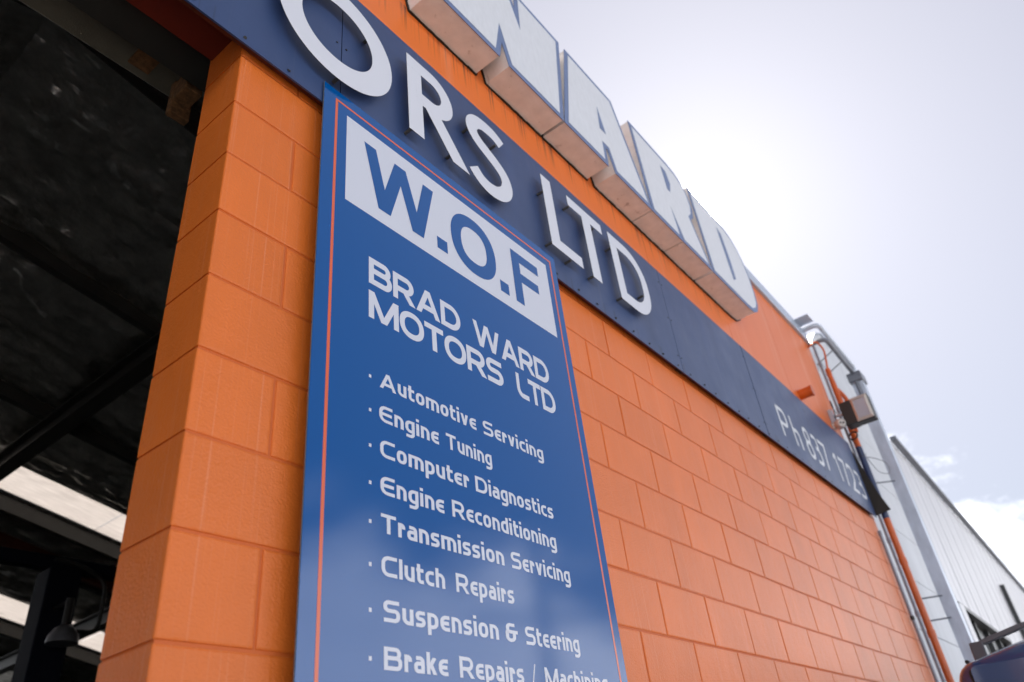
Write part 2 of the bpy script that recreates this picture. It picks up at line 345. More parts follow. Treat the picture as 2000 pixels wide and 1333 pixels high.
# roof planes: z = 5.46 - .23 x on the right, ridge at x = -.1
def rz(x): return 5.46 - .23 * x if x > -.1 else 5.483 + .23 * (x + .1)
def slab(mb, x0, x1, y0, y1, dz0, dz1):
    i = len(mb.v)
    for dz in (dz0, dz1):
        for (x, y) in ((x0, y0), (x1, y0), (x1, y1), (x0, y1)): mb.v.append((x, y, rz(x) + dz))
    for f in ((0, 3, 2, 1), (4, 5, 6, 7), (0, 1, 5, 4), (1, 2, 6, 5), (2, 3, 7, 6), (3, 0, 4, 7)): mb.f.append([i + k for k in f]); mb.mi.append(0)
strips = [(6.60, 7.25), (9.85, 10.65)]
bays = [(.2, 6.6), (7.25, 9.85), (10.65, 13.9)]
for y0, y1 in bays:
    for xa, xb in ((-7.4, -.1), (-.1, WX1)):
        b = MB(); slab(b, xa, xb, y0, y1, .06, .09); part('roof_sheet', b, M['roof_top'])
        # sagging foil under the sheet
        f = MB(); dn = 26 if (xa > -1 and y0 < 7.3) else 9; nx = int((xb - xa) * dn); ny = int((y1 - y0) * dn)
        for j in range(ny + 1):
            for i in range(nx + 1):
                x = xa + (xb - xa) * i / nx; y = y0 + (y1 - y0) * j / ny
                q = noise.noise(Vector((x * 1.6, y * 5, 0))); q2 = noise.noise(Vector((x * 4 + 2 * q, y * 11, 3))); q3 = noise.noise(Vector((x * 11, y * 17, 7)))
                ed = min(1, (y1 - y) / .3, (y - y0) / .3)
                sag = (-.03 * abs(math.sin(math.pi * (y - .2) / .9)) - .06 * abs(q) - .042 * abs(q2) + .014 * q3) * ed
                f.v.append((x, y, rz(x) + .01 + sag))
        for j in range(ny):
            for i in range(nx):
                a = j * (nx + 1) + i; f.f.append([a, a + nx + 1, a + nx + 2, a + 1]); f.mi.append(0)
        part('roof_foil', f, M['foil'], smooth=True)
for y0, y1 in strips:
    for xa, xb in ((-7.4, -.1), (-.1, WX1 - .2)):
        n = 4
        for k in range(n):
            b = MB(); slab(b, xa + (xb - xa) * k / n + .004, xa + (xb - xa) * (k + 1) / n - .004, y0, y1, .03, .034); part('skylight_sheet', b, M['skylight'])
def ridge_beam(name, y, wd, dz0, dz1, m, x0=-7.3, x1=WX1 - .2):
    b = MB(); slab(b, x0, -.1, y, y + wd, dz0, dz1); slab(b, -.1, x1, y, y + wd, dz0, dz1); part(name, b, m)
for y in (1.75, 3.55, 5.32, 7.28, 8.3, 10.68, 12.0): ridge_beam('purlin', y, .07, -.15, .0, M['steel_dark'])
ridge_beam('red_girt', 7.75, .08, -.30, -.16, M['steel_red'])
for x in (-5.6, -2.9, 1.62, 4.0):
    b = MB(); z = rz(x)
    b.box((x - .07, .2, z - .34), (x + .07, 13.7, z - .325)); b.box((x - .07, .2, z - .17), (x + .07, 13.7, z - .155)); b.box((x - .008, .2, z - .325), (x + .008, 13.7, z - .17)); part('rafter', b, M['steel_dark'])

# ------------------------------------------------------------ letter strokes
def rpath(pts, n=7, closed=False):
    """pts: (x,z) or (x,z,r) -> polyline with rounded corners"""
    P = [(Vector((p[0], p[1])), (p[2] if len(p) > 2 else 0)) for p in pts]; o = []; m = len(P)
    for i in range(m):
        p, r = P[i]
        if (not closed and i in (0, m - 1)) or r <= 0: o.append(p); continue
        a = P[i - 1][0]; c = P[(i + 1) % m][0]
        la = (a - p).length; lc = (c - p).length
        # leave room for the neighbour's own rounding
        ra = P[i - 1][1]; rc = P[(i + 1) % m][1]
        q = min(r, la * (.5 if ra > 0 and (closed or i - 1 > 0) else .999), lc * (.5 if rc > 0 and (closed or i + 1 < m - 1) else .999))
        da = (a - p).normalized(); dc_ = (c - p).normalized()
        p0 = p + da * q; p1 = p + dc_ * q; k_ = 0.5523
        h0 = p0 - da * q * k_; h1 = p1 - dc_ * q * k_
        for k in range(n + 1):
            t = k / n; o.append(p0 * (1 - t) ** 3 + h0 * 3 * t * (1 - t) ** 2 + h1 * 3 * t * t * (1 - t) + p1 * t ** 3)
    u = [o[0]]
    for p in o[1:]:
        if (p - u[-1]).length > 1e-6: u.append(p)
    if closed and (u[0] - u[-1]).length < 1e-6: u.pop()
    return u
def strip(pl, hw, closed=False):
    n = len(pl); L = []; Rr = []
    for i in range(n):
        if closed: a = pl[i - 1]; c = pl[(i + 1) % n]
        else: a = pl[max(i - 1, 0)]; c = pl[min(i + 1, n - 1)]
        p = pl[i]
        d0 = (p - a).normalized() if (p - a).length > 1e-9 else (c - p).normalized()
        d1 = (c - p).normalized() if (c - p).length > 1e-9 else d0
        n0 = Vector((-d0.y, d0.x)); n1 = Vector((-d1.y, d1.x)); mm = (n0 + n1)
        mm = mm.normalized() if mm.length > 1e-6 else n0
        s = hw / max(.35, mm.dot(n0)); L.append(p + mm * s); Rr.append(p - mm * s)
    q = []
    for i in range(n if closed else n - 1):
        j = (i + 1) % n; q.append([L[i], Rr[i], Rr[j], L[j]])
    return q
def clipz(poly, z, keep_above):
    o = []; n = len(poly)
    for i in range(n):
        a = poly[i]; c = poly[(i + 1) % n]
        ia = (a.y >= z) == keep_above or abs(a.y - z) < 1e-9; ic = (c.y >= z) == keep_above or abs(c.y - z) < 1e-9
        if ia: o.append(a)
        if ia != ic and abs(c.y - a.y) > 1e-9:
            t = (z - a.y) / (c.y - a.y); o.append(a + (c - a) * t)
    return o
def ext(p, q, e=.35):
    p = Vector(p); q = Vector(q); d = q - p; return [tuple(p - d * e), tuple(q + d * e)]

CAPW = dict(A=.86, B=.74, C=.70, D=.76, E=.66, F=.62, L=.60, M=.92, O=.80, P=.70, R=.74, S=.68, T=.66, W=1.20)
LOWW = dict(a=.53, c=.48, d=.56, e=.50, g=.56, h=.54, i=0, k=.52, l=0, m=.88, n=.54, o=.56, p=.56, r=.37, s=.49, t=.40, u=.54, v=.54)
def glyph(ch, a, RD, wmul=1.0):
    """strokes of a character on a cap height of 1; returns (width, [(points, closed, zlo, zhi)])"""
    H = 1.0; xh = .76
    if ch in CAPW: W = CAPW[ch] * wmul
    elif ch in LOWW: W = max(LOWW[ch], 2 * a)
    elif ch == '&': W = .70
    elif ch == '/': W = .42
    elif ch == '.': W = 2 * a
    else: W = .4
    X = lambda u: a + u * (W - 2 * a)
    Y = lambda v: a + v * (1 - 2 * a)
    y = lambda v: a + v * (xh - 2 * a)
    S = []
    def st(pts, closed=False, lo=-9, hi=9): S.append((pts, closed, lo, hi))
    def dg(p, q, lo=0, hi=1.0, e=.3): S.append((ext(p, q, e), False, lo, hi))
    r = RD
    k = a * 1.12
    if ch == 'A': dg((k, 0), (W / 2, 1.0)); dg((W - k, 0), (W / 2, 1.0)); st([(W * .22, .30), (W * .78, .30)])
    elif ch == 'B': st([(X(0), 0), (X(0), 1)]); st([(X(0), Y(1)), (X(.93), Y(1), r * .8), (X(.93), .53, r * .8), (X(0), .53)]); st([(X(0), .53), (X(1), .53, r * .8), (X(1), Y(0), r * .8), (X(0), Y(0))])
    elif ch == 'C': st([(W, Y(1)), (X(0), Y(1), r * 1.3), (X(0), Y(0), r * 1.3), (W, Y(0))])
    elif ch == 'D': st([(X(0), 0), (X(0), 1)]); st([(X(0), Y(1)), (X(1), Y(1), r * 1.5), (X(1), Y(0), r * 1.5), (X(0), Y(0))])
    elif ch == 'E': st([(W, Y(1)), (X(0), Y(1), r * 1.3), (X(0), Y(0), r * 1.3), (W, Y(0))]); st([(X(0), .5), (W * .94, .5)])
    elif ch == 'F': st([(X(0), 0), (X(0), 1)]); st([(X(0), Y(1)), (W, Y(1))]); st([(X(0), .54 - a * .2), (W * .96, .54 - a * .2)])
    elif ch == 'L': st([(X(0), 1), (X(0), Y(0), r * 1.1), (W, Y(0))])
    elif ch == 'M': st([(X(0), 0), (X(0), 1)]); st([(X(1), 0), (X(1), 1)]); dg((a, 1.0), (W / 2, .0), e=.1); dg((W - a, 1.0), (W / 2, .0), e=.1)
    elif ch == 'O': st([(v[0], v[1]) for v in closed_oval(0, W, -.01, 1.01, a, 2.25)], True)
    elif ch == 'P': st([(X(0), 0), (X(0), 1)]); st([(X(0), Y(1)), (X(1), Y(1), r), (X(1), .42, r), (X(0), .42)])
    elif ch == 'R': st([(X(0), 0), (X(0), 1)]); st([(X(0), Y(1)), (X(.94), Y(1), r), (X(.94), .43, r), (X(0), .43)]); dg((W * .5, .45), (W - k, 0), hi=.44, e=.5)
    elif ch == 'S': st([(W * .95, Y(1)), (X(0), Y(1), r * .8), (X(0), .525, r * .8), (X(1), .525, r * .8), (X(1), Y(0), r * .8), (W * .03, Y(0))])
    elif ch == 'T': st([(0, Y(1)), (W, Y(1))]); st([(W / 2, 0), (W / 2, 1 - 2 * a)])
    elif ch == 'W':
        dg((k, 1), (W * .27, 0)); dg((W / 2, 1), (W * .27, 0)); dg((W / 2, 1), (W * .73, 0)); dg((W - k, 1), (W * .73, 0))
    elif ch == 'a': st([(X(.05), y(1)), (X(1), y(1), r * .7), (X(1), 0)]); st([(X(1), .43), (X(0), .43, r * .55), (X(0), y(0), r * .55), (X(1), y(0))])
    elif ch == 'c': st([(W, y(1)), (X(0), y(1), r), (X(0), y(0), r), (W, y(0))])
    elif ch == 'd': st([(X(1), 0), (X(1), 1)]); st([(X(1), y(1)), (X(0), y(1), r), (X(0), y(0), r), (X(1), y(0))])
    elif ch == 'e': st([(W, y(1)), (X(0), y(1), r), (X(0), y(0), r), (W, y(0))]); st([(X(0), xh / 2), (W * .92, xh / 2)])
    elif ch == 'g': st([(X(1), xh), (X(1), -.21, r * .8), (W * .08, -.21)]); st([(X(1), y(1)), (X(0), y(1), r), (X(0), y(0), r), (X(1), y(0))])
    elif ch == 'h': st([(X(0), 0), (X(0), 1)]); st([(X(0), y(1)), (X(1), y(1), r), (X(1), 0)])
    elif ch == 'i': st([(a, 0), (a, xh)]); st([(a, 1 - 1.9 * a + .06), (a, 1.06)])
    elif ch == 'k': st([(X(0), 0), (X(0), 1)]); dg((X(0) + a * .6, .30), (W - k, xh), 0, xh, .02); dg((W * .45, .42), (W - k, 0), 0, .5, .1)
    elif ch == 'l': st([(a, 0), (a, 1)])
    elif ch == 'm': st([(X(0), 0), (X(0), xh)]); st([(X(0), y(1)), (X(1), y(1), r), (X(1), 0)]); st([(W / 2, 0), (W / 2, y(1))])
    elif ch == 'n': st([(X(0), 0), (X(0), xh)]); st([(X(0), y(1)), (X(1), y(1), r), (X(1), 0)])
    elif ch == 'o': st([(v[0], v[1]) for v in closed_oval(0, W, 0, xh, a, 2.7)], True)
    elif ch == 'p': st([(X(0), -.30), (X(0), xh)]); st([(X(0), y(1)), (X(1), y(1), r), (X(1), y(0), r), (X(0), y(0))])
    elif ch == 'r': st([(X(0), 0), (X(0), xh)]); st([(X(0), y(1)), (X(1), y(1), r * .6), (X(1), xh - .30)])
    elif ch == 's': st([(W * .96, y(1)), (X(0), y(1), r * .6), (X(0), xh / 2, r * .6), (X(1), xh / 2, r * .6), (X(1), y(0), r * .6), (W * .02, y(0))])
    elif ch == 't': st([(W * .32, .98), (W * .32, y(0), r * .6), (W, y(0))]); st([(0, y(1)), (W, y(1))])
    elif ch == 'u': st([(X(0), xh), (X(0), y(0), r), (X(1), y(0))]); st([(X(1), 0), (X(1), xh)])
    elif ch == 'v': dg((k * .9, xh), (W / 2, 0), 0, xh); dg((W - k * .9, xh), (W / 2, 0), 0, xh)
    elif ch == '&':
        st([(W * .78, Y(1)), (X(.08), Y(1), r * .7), (X(.08), .54, r * .6), (W * .6, .54)]); st([(W * .2, .54), (X(0), .54, r * .6), (X(0), Y(0), r * .8), (W * .70, Y(0), r * .9), (W * .70, .54)]); st([(W * .55, .54), (W, .54)])
    elif ch == '/': S.append(([(0.05, -.12), (W - .05, 1.1)], False, -9, 9))
    elif ch == '.': st([(a, 0), (a, 2 * a)])
    return W, S
def text_polys(txt, x0, x1, zb, cap, a, RD, wmul=1.15, gap=.105, space=.42, slash_a=None):
    """fit a line of text between x0 and x1; strokes keep their weight"""
    adv = 0; items = []
    for ch in txt:
        if ch == ' ': adv += space; continue
        W, S = glyph(ch, a, RD, wmul); items.append((adv, ch, S)); adv += W + gap
    adv -= gap; sx = (x1 - x0) / (adv * cap); polys = []; k = 0
    for off, ch, S in items:
        for pts, closed, lo, hi in S:
            P = [((off + p[0]), p[1]) + tuple(p[2:]) for p in pts]
            hw = .04 if ch == '/' else a
            for q in strip(rpath(P, closed=closed), hw, closed):
                if lo > -9: q = clipz(q, lo, True)
                if q and hi < 9: q = clipz(q, hi, False)
                if len(q) > 2: polys.append((k, [(x0 + v.x * cap * sx, zb + v.y * cap) for v in q]))
            k += 1
    return polys
def flat_polys(mb, polys, y, dy=.00005):
    for k, q in polys:
        ar = sum(q[i][0] * q[(i + 1) % len(q)][1] - q[(i + 1) % len(q)][0] * q[i][1] for i in range(len(q)))
        if abs(ar) < 1e-9: continue
        if ar < 0: q = q[::-1]
        mb.face([(x, y - dy * (k % 5), z) for x, z in q])

# ------------------------------------------------------------ navy fascia sign with stand-off letters
fas = thing('fascia_sign', (1.0, -.03, 3.4), 'long navy fascia board with raised white letters ORS LTD and a painted phone number', 'sign')
fe = [-5.5] + [-4.35] + seams + [6.24]
for i, (a, c) in enumerate(zip(fe, fe[1:])):
    b = MB(); jit = random.uniform(-.001, .001)
    b.box((a + .002, -.0365 + jit, 3.402 + jit), (c - .002, -.0305 + jit, 4.10)); obj('panel', b, M['fascia'], fas)
b = MB(); 
for a in fe[1:-1]: b.box((a - .03, -.0290, 3.42), (a + .03, -.0035, 4.085))
obj('packer', b, M['grime'], fas)
b = MB()
for i in range(46):
    x = -.8 + i * .155 + random.uniform(-.01, .01); b.tube([(x, -.0385, 3.425 + random.uniform(-.004, .006)), (x, -.0355, 3.425)], .0055, 7)
for a in fe[3:-1]:
    for z in (3.5, 3.75, 4.0):
        for s in (-.02, .02): b.tube([(a + s, -.0382, z), (a + s, -.0355, z)], .004, 6)
obj('fixing_screws', b, M['black'], fas)['kind'] = 'stuff'
# curled end of the last sheet
b = MB()
b.face([(6.242, -.034, 4.05), (6.25, -.034, 3.42), (6.30, -.155, 3.45), (6.27, -.115, 3.60)]); b.face([(6.246, -.034, 4.05), (6.274, -.115, 3.60), (6.304, -.155, 3.45), (6.254, -.034, 3.42)])
b.face([(6.242, -.034, 4.05), (6.27, -.115, 3.60), (6.274, -.115, 3.60), (6.246, -.034, 4.05)]); b.face([(6.27, -.115, 3.60), (6.30, -.155, 3.45), (6.304, -.155, 3.45), (6.274, -.115, 3.60)]); b.face([(6.25, -.034, 3.42), (6.254, -.034, 3.42), (6.304, -.155, 3.45), (6.30, -.155, 3.45)])
obj('end_flap', b, M['grime'], fas)

LY0, LY1 = -.0720, -.0700
def plate(strokes, studs, clip=True):
    mb = MB(); k = 0
    for s in strokes:
        pts, hw = s[0], s[1]; closed = len(s) > 2 and s[2]; lo, hi = (s[3], s[4]) if len(s) > 3 else (None, None)
        for q in strip(rpath(pts, 14, closed), hw, closed):
            if lo is not None: q = clipz(q, lo, True)
            if q and hi is not None: q = clipz(q, hi, False)
            if len(q) < 3: continue
            q = [(v.x, v.y) for v in q]
            ar = sum(q[i][0] * q[(i + 1) % len(q)][1] - q[(i + 1) % len(q)][0] * q[i][1] for i in range(len(q)))
            if abs(ar) < 1e-8: continue
            mb.prism(q, LY0 - k * .00012, LY1 + k * .00012, 0, 1)
        k += 1
    o = obj('letter', mb, [M['plate_white'], M['plate_edge']], fas)
    for (x, z) in studs:
        t = MB(); t.tube([(x, -.0365, z), (x, LY1 + .0005, z)], .0065, 10); obj('stud', t, M['stud'], o)
    return o
def closed_oval(x0, x1, z0, z1, hw, p=2.15):
    cx, cz = (x0 + x1) / 2, (z0 + z1) / 2; rx, rzz = (x1 - x0) / 2 - hw, (z1 - z0) / 2 - hw; o = []
    for k in range(64):
        t = 2 * math.pi * k / 64; c, s = math.cos(t), math.sin(t)
        o.append((cx + rx * math.copysign(abs(c) ** (2 / p), c), cz + rzz * math.copysign(abs(s) ** (2 / p), s)))
    return o
hw = .0375
plate([(closed_oval(.045, .528, 3.508, 3.980, .046, 2.05), .046, True)], [(.43, 3.875), (.10, 3.70), (.3, 3.53)])
# R
plate([([(.6455, 3.5), (.6455, 4.02)], hw, False, 3.548, 3.970),
       ([(.61, 3.938), (.824, 3.938, .12), (.824, 3.763, .12), (.655, 3.763)], .033),
       (ext((.722, 3.762), (.883, 3.55), .5), .037, False, 3.552, 3.764)], [(.622, 3.556), (.84, 3.60)])
# S
sp = []
for (x, z) in [(1.168, 3.905), (1.135, 3.928), (1.085, 3.936), (1.02, 3.930), (.985, 3.905), (.968, 3.868), (.978, 3.832), (1.01, 3.803), (1.062, 3.778), (1.115, 3.752), (1.155, 3.722),
               (1.174, 3.682), (1.168, 3.635), (1.135, 3.592), (1.085, 3.570), (1.03, 3.570), (.985, 3.590), (.958, 3.622)]: sp.append((x, z, .035))
plate([(sp, .0345)], [(.955, 3.84), (1.13, 3.88)])
# L
plate([([(1.4945, 3.5), (1.4945, 4.02)], hw, False, 3.534, 3.957), ([(1.46, 3.5655), (1.70, 3.5655)], .0315)], [(1.463, 3.85), (1.46, 3.545), (1.60, 3.528)])
# T
plate([([(1.667, 3.937), (1.968, 3.937)], .0315), ([(1.819, 3.536), (1.819, 3.92)], .0385)], [(1.675, 3.900), (1.79, 3.545), (1.89, 3.900)])
# D
plate([([(2.068, 3.5), (2.068, 4.02)], .0365, False, 3.546, 3.970), ([(2.035, 3.937), (2.19, 3.937), (2.345, 3.937, .19), (2.345, 3.578, .16), (2.035, 3.578)], .034)],
      [(2.035, 3.86), (2.045, 3.555), (2.30, 3.70)])

# hand painted phone number
zb, cz = 3.530, .242; a_ = .016
def hp(x0, x1, strokes):
    mb = MB()
    for k, s in enumerate(strokes):
        pts = [(x0 + p[0] * (x1 - x0), zb + p[1] * cz) + tuple(v * cz for v in p[2:]) for p in s[0]]
        closed = len(s) > 1 and s[1]
        flat_polys(mb, [(k, [(v.x, v.y) for v in q]) for q in strip(rpath(pts, 8, closed), a_, closed)], -.0384)
    obj('painted_digit' if strokes not in (PC['P'], PC['h']) else 'painted_letter', mb, M['ph_paint'], fas)
PC = {'P': [([(.08, 0), (.08, .97)],), ([(0.02, .95), (.92, .95, .2), (.92, .45, .2), (.08, .45)],)], 'h': [([(.1, 0), (.1, 1)],), ([(.1, .55), (.9, .60, .2), (.9, 0)],)],
      '8': [([(.5, .97), (.86, .97, .17), (.86, .53, .17), (.14, .53, .17), (.14, .97, .17)], True), ([(.5, .53), (.93, .53, .22), (.93, .03, .22), (.07, .03, .22), (.07, .53, .22)], True)],
      '3': [([(.05, .93), (.85, .97, .18), (.85, .54, .15), (.35, .53)],), ([(.35, .53), (.95, .53, .2), (.95, .02, .22), (.02, .04)],)], '7': [([(0, .95), (.95, .95), (.45, 0)],)],
      '1': [([(.1, .78), (.75, .98)],), ([(.75, 0), (.75, 1.0)],)], '2': [([(.05, .80), (.08, .97, .1), (.92, .97, .2), (.92, .55, .2), (.05, .04), (1.0, .04)],)]}
for ch, x0, x1 in (('P', 4.21, 4.38), ('h', 4.46, 4.60), ('8', 4.72, 4.86), ('3', 4.91, 5.04), ('7', 5.07, 5.22), ('1', 5.41, 5.50), ('7', 5.56, 5.70), ('2', 5.77, 5.92), ('3', 5.98, 6.13)):
    hp(x0, x1, PC[ch])

# ------------------------------------------------------------ big three-dimensional letters WARD
def inset(poly, d):
    n = len(poly); ar = sum(poly[i][0] * poly[(i + 1) % n][1] - poly[(i + 1) % n][0] * poly[i][1] for i in range(n))
    P = [Vector(p) for p in (poly if ar > 0 else poly[::-1])]; o = []
    for i in range(n):
        a, p, c = P[i - 1], P[i], P[(i + 1) % n]
        d0 = (p - a).normalized(); d1 = (c - p).normalized(); n0 = Vector((-d0.y, d0.x)); n1 = Vector((-d1.y, d1.x))
        mm = (n0 + n1).normalized(); s = d / max(.16, mm.dot(n0)); o.append(p + mm * s)
    return [(v.x, v.y) for v in o]
B0, T0 = 4.42, 5.205
SH = {
 'W': [(.566, T0), (.979, T0), (.997, 5.017), (1.054, T0), (1.30, T0), (1.357, 5.017), (1.375, T0), (1.788, T0), (1.648, B0), (1.214, B0), (1.177, 4.58), (1.140, B0), (.706, B0)],
 'A': [(1.852, T0), (2.350, T0), (2.556, B0), (2.150, B0), (2.118, 4.582), (2.093, 4.582), (2.075, B0), (1.664, B0)],
 'R': [(2.565, B0), (2.945, B0), (2.935, 4.50), (2.958, B0), (3.362, B0), (3.238, 4.79), (3.30, 4.85), (3.338, 4.96), (3.325, 5.08), (3.27, 5.15), (3.18, 5.193), (3.07, T0), (2.565, T0)],
 'D': [(3.385, B0), (3.96, B0), (4.07, 4.435), (4.16, 4.485), (4.225, 4.57), (4.258, 4.70), (4.262, 4.86), (4.235, 4.99), (4.18, 5.09), (4.09, 5.165), (3.98, 5.197), (3.86, T0), (3.385, T0)],
}
SLIT = {'A': [(2.108, 4.93), (2.141, 4.725), (2.078, 4.725)], 'R': [(2.935, 5.08), (3.0, 5.07), (3.02, 4.97), (2.975, 4.86), (2.935, 4.86)], 'D': [(3.80, 5.08), (3.86, 5.05), (3.875, 4.80), (3.86, 4.62), (3.80, 4.58)], 'W': None}
LAB = {'W': 'big boxed white letter W, leftmost of the four above the navy fascia', 'A': 'big boxed white letter A with two legs, beside the W above the fascia',
       'R': 'big boxed white letter R under the sun glare above the fascia', 'D': 'big boxed white letter D with rounded right end, last of the row above the fascia'}
FY = -.147
for ch in 'WARD':
    P = SH[ch]; cx = sum(p[0] for p in P) / len(P)
    t = thing('block_letter', (cx, -.07, B0), LAB[ch], 'sign letter', 'big three-dimensional letters on the orange parapet')
    b = MB(); b.prism(P, FY, -.006); obj('letter_body', b, M['box_side'], t, bevel=.0015)
    b = MB(); b.prism(inset(P, -.004), FY - .0035, FY - .0005); obj('letter_outline', b, M['box_blue'], t)
    b = MB(); b.prism(inset(P, .030), FY - .0050, FY - .0040); obj('letter_face', b, M['box_face'], t)
    if SLIT[ch]:
        b = MB(); b.prism(SLIT[ch], FY - .0065, FY - .0055); obj('letter_counter', b, M['box_blue'], t)
    # ragged black sealant line where the box meets the wall
    b = MB()
    Q = inset(P, -.004); n = len(Q)
    for i in range(n):
        a, c = Vector(Q[i]), Vector(Q[(i + 1) % n])
        m = max(1, int((c - a).length / .03))
        for k in range(m):
            p = a.lerp(c, k / m); q = a.lerp(c, (k + 1) / m)
            if max(p.y, q.y) > 5.19: continue
            b.obox((p.x, -.006, p.y), (q.x, -.006, q.y), .006 + random.random() * .005, .007 + random.random() * .006, up=(0, 1, 0))
    obj('sealant', b, M['grime'], t)['kind'] = 'stuff'

# ------------------------------------------------------------ blue sign board
sg = thing('sign_board', (.88, -.04, 1.2), 'tall glossy blue sign board headed W.O.F with an orange border line', 'sign')
SY = -.0440
b = MB(); b.box((.262, SY, 1.09), (1.497, SY + .0035, 3.492), 0); obj('board', b, [M['sign_blue']], sg)
b = MB(); b.box((.2605, SY + .0012, 1.0895), (1.4985, SY + .0036, 3.4935)); obj('board_edge', b, M['sign_edge'], sg)
b = MB()
for x in (.42, .88, 1.34): b.box((x - .02, SY + .004, 1.12), (x + .02, -.001, 3.398))
obj('batten', b, M['fascia_back'], sg)
F = SY - .0004
def rect(mb, x0, x1, z0, z1, y): mb.face([(x0, y, z0), (x1, y, z0), (x1, y, z1), (x0, y, z1)])
b = MB()
bx0, bx1, bz0, bz1, bw = .3065, 1.4605, 1.135, 3.4535, .0095
rect(b, bx0, bx0 + bw, bz0, bz1, F); rect(b, bx1 - bw, bx1, bz0, bz1, F); rect(b, bx0 + bw, bx1 - bw, bz1 - bw * .9, bz1, F); rect(b, bx0 + bw, bx1 - bw, bz0, bz0 + bw, F)
obj('border_line', b, M['sign_orange'], sg)
b = MB(); rect(b, .353, 1.418, 3.047, 3.410, F); obj('white_panel', b, M['sign_white'], sg)
b = MB(); G = F - .0004
wof = text_polys('W', .423, .743, 3.099, .2505, .098, .3, wmul=1.07)
flat_polys(b, wof, G)
rect(b, .747, .7975, 3.101, 3.152, G); rect(b, 1.0795, 1.130, 3.099, 3.150, G)
oo = closed_oval(.822, 1.066, 3.0925, 3.3545, .0265, 2.3)
flat_polys(b, [(0, [(v.x, v.y) for v in q]) for q in strip([Vector(p) for p in oo], .0265, True)], G)
rect(b, 1.171, 1.221, 3.100, 3.354, G - .00005); rect(b, 1.2212, 1.346, 3.308, 3.354, G); rect(b, 1.2212, 1.334, 3.2115, 3.2550, G)
obj('lettering', b, M['sign_blue'], sg)
def words(txt_boxes, zb, cap, a, RD, **kw):
    for t_, x0, x1 in txt_boxes:
        b = MB(); flat_polys(b, text_polys(t_, x0, x1, zb, cap, a, RD, **kw), F); obj('lettering', b, M['sign_white'], sg)
words([('BRAD', .445, .833), ('WARD', .896, 1.313)], 2.790, .0945, .103, .26, wmul=1.30, gap=.05)
words([('MOTORS', .445, 1.031), ('LTD', 1.104, 1.327)], 2.672, .0925, .103, .26, wmul=1.30, gap=.04)
rows = [([('Automotive', .483, .868), ('Servicing', .900, 1.204)], 2.4655), ([('Engine', .4805, .700), ('Tuning', .730, .927)], 2.3665), ([('Computer', .4825, .815), ('Diagnostics', .842, 1.214)], 2.2685),
        ([('Engine', .4825, .706), ('Reconditioning', .737, 1.208)], 2.1715), ([('Transmission', .483, .939), ('Servicing', .971, 1.258)], 2.0760), ([('Clutch', .4835, .693), ('Repairs', .734, .966)], 1.9765),
        ([('Suspension', .4875, .886), ('&', .915, .966), ('Steering', .999, 1.254)], 1.8775), ([('Brake', .488, .688), ('Repairs', .728, .973), ('/', 1.005, 1.029), ('Machining', 1.067, 1.378)], 1.7790)]
for i, (tb, zb_) in enumerate(rows):
    words(tb, zb_, .0468, .090, .22)
    b = MB(); rect(b, .4455, .4535, zb_ + .0150, zb_ + .0240, F); obj('bullet', b, M['sign_white'], sg)

# ------------------------------------------------------------ fittings at the right end of the wall
t = thing('vent_stub', (5.2, -.06, 4.2), 'short orange painted pipe stub sticking out of the wall above the phone number', 'vent')
b = MB(); b.tube([(5.2, .0, 4.228), (5.2, -.112, 4.228)], .043, 20); obj('stub', b, M['orange_pipe'], t, smooth=True)
b = MB(); b.tube([(5.2, -.100, 4.228), (5.2, -.116, 4.228)], .047, 20); obj('rim', b, M['orange_pipe'], t, smooth=True)

t = thing('painted_pipe', (6.33, -.09, 0), 'fat vertical pipe painted orange with a navy band where it passes the fascia', 'pipe')
PX, PY, PR = 6.335, -.088, .028
b = MB(); b.tube([(PX, PY, 0.0), (PX, PY, 3.395)], PR, 16)
for z in (.9, 1.7, 2.42, 3.0): b.tube([(PX, PY, z), (PX, PY, z + .05)], PR + .004, 16)
obj('lower_length', b, M['orange_pipe'], t, smooth=True)
b = MB(); b.tube([(PX, PY, 3.396), (PX, PY, 4.07)], PR + .001, 16); obj('navy_length', b, M['navy_pipe'], t, smooth=True)
b = MB(); b.tube(bend([(PX, PY, 4.071), (PX, PY, 4.62), (PX - .01, PY + .01, 4.90)], .1), [PR] * 9 , 16) if False else b.tube([(PX, PY, 4.071), (PX, PY, 4.45), (PX - .01, PY, 4.72), (PX - .02, PY, 4.86)], [PR, PR, PR * .9, PR * .72], 16)
b.tube([(PX - .018, PY, 4.83), (PX - .02, PY, 4.90)], PR * .85, 14)
b.tube(bend([(PX - .02, PY, 4.88), (PX + .03, PY - .03, 5.14), (PX - .06, PY + .0, 5.22), (PX - .13, -.02, 5.14)], .08), .0095, 10)
obj('upper_length', b, M['orange_pipe'], t, smooth=True)
b = MB(); b.tube(bend([(PX + .012, PY - .03, 4.22), (PX + .05, PY - .05, 4.50), (PX + .055, PY - .045, 4.60), (PX + .01, PY - .01, 4.68)], .08), .019, 12); obj('branch', b, M['orange_pipe'], t, smooth=True)

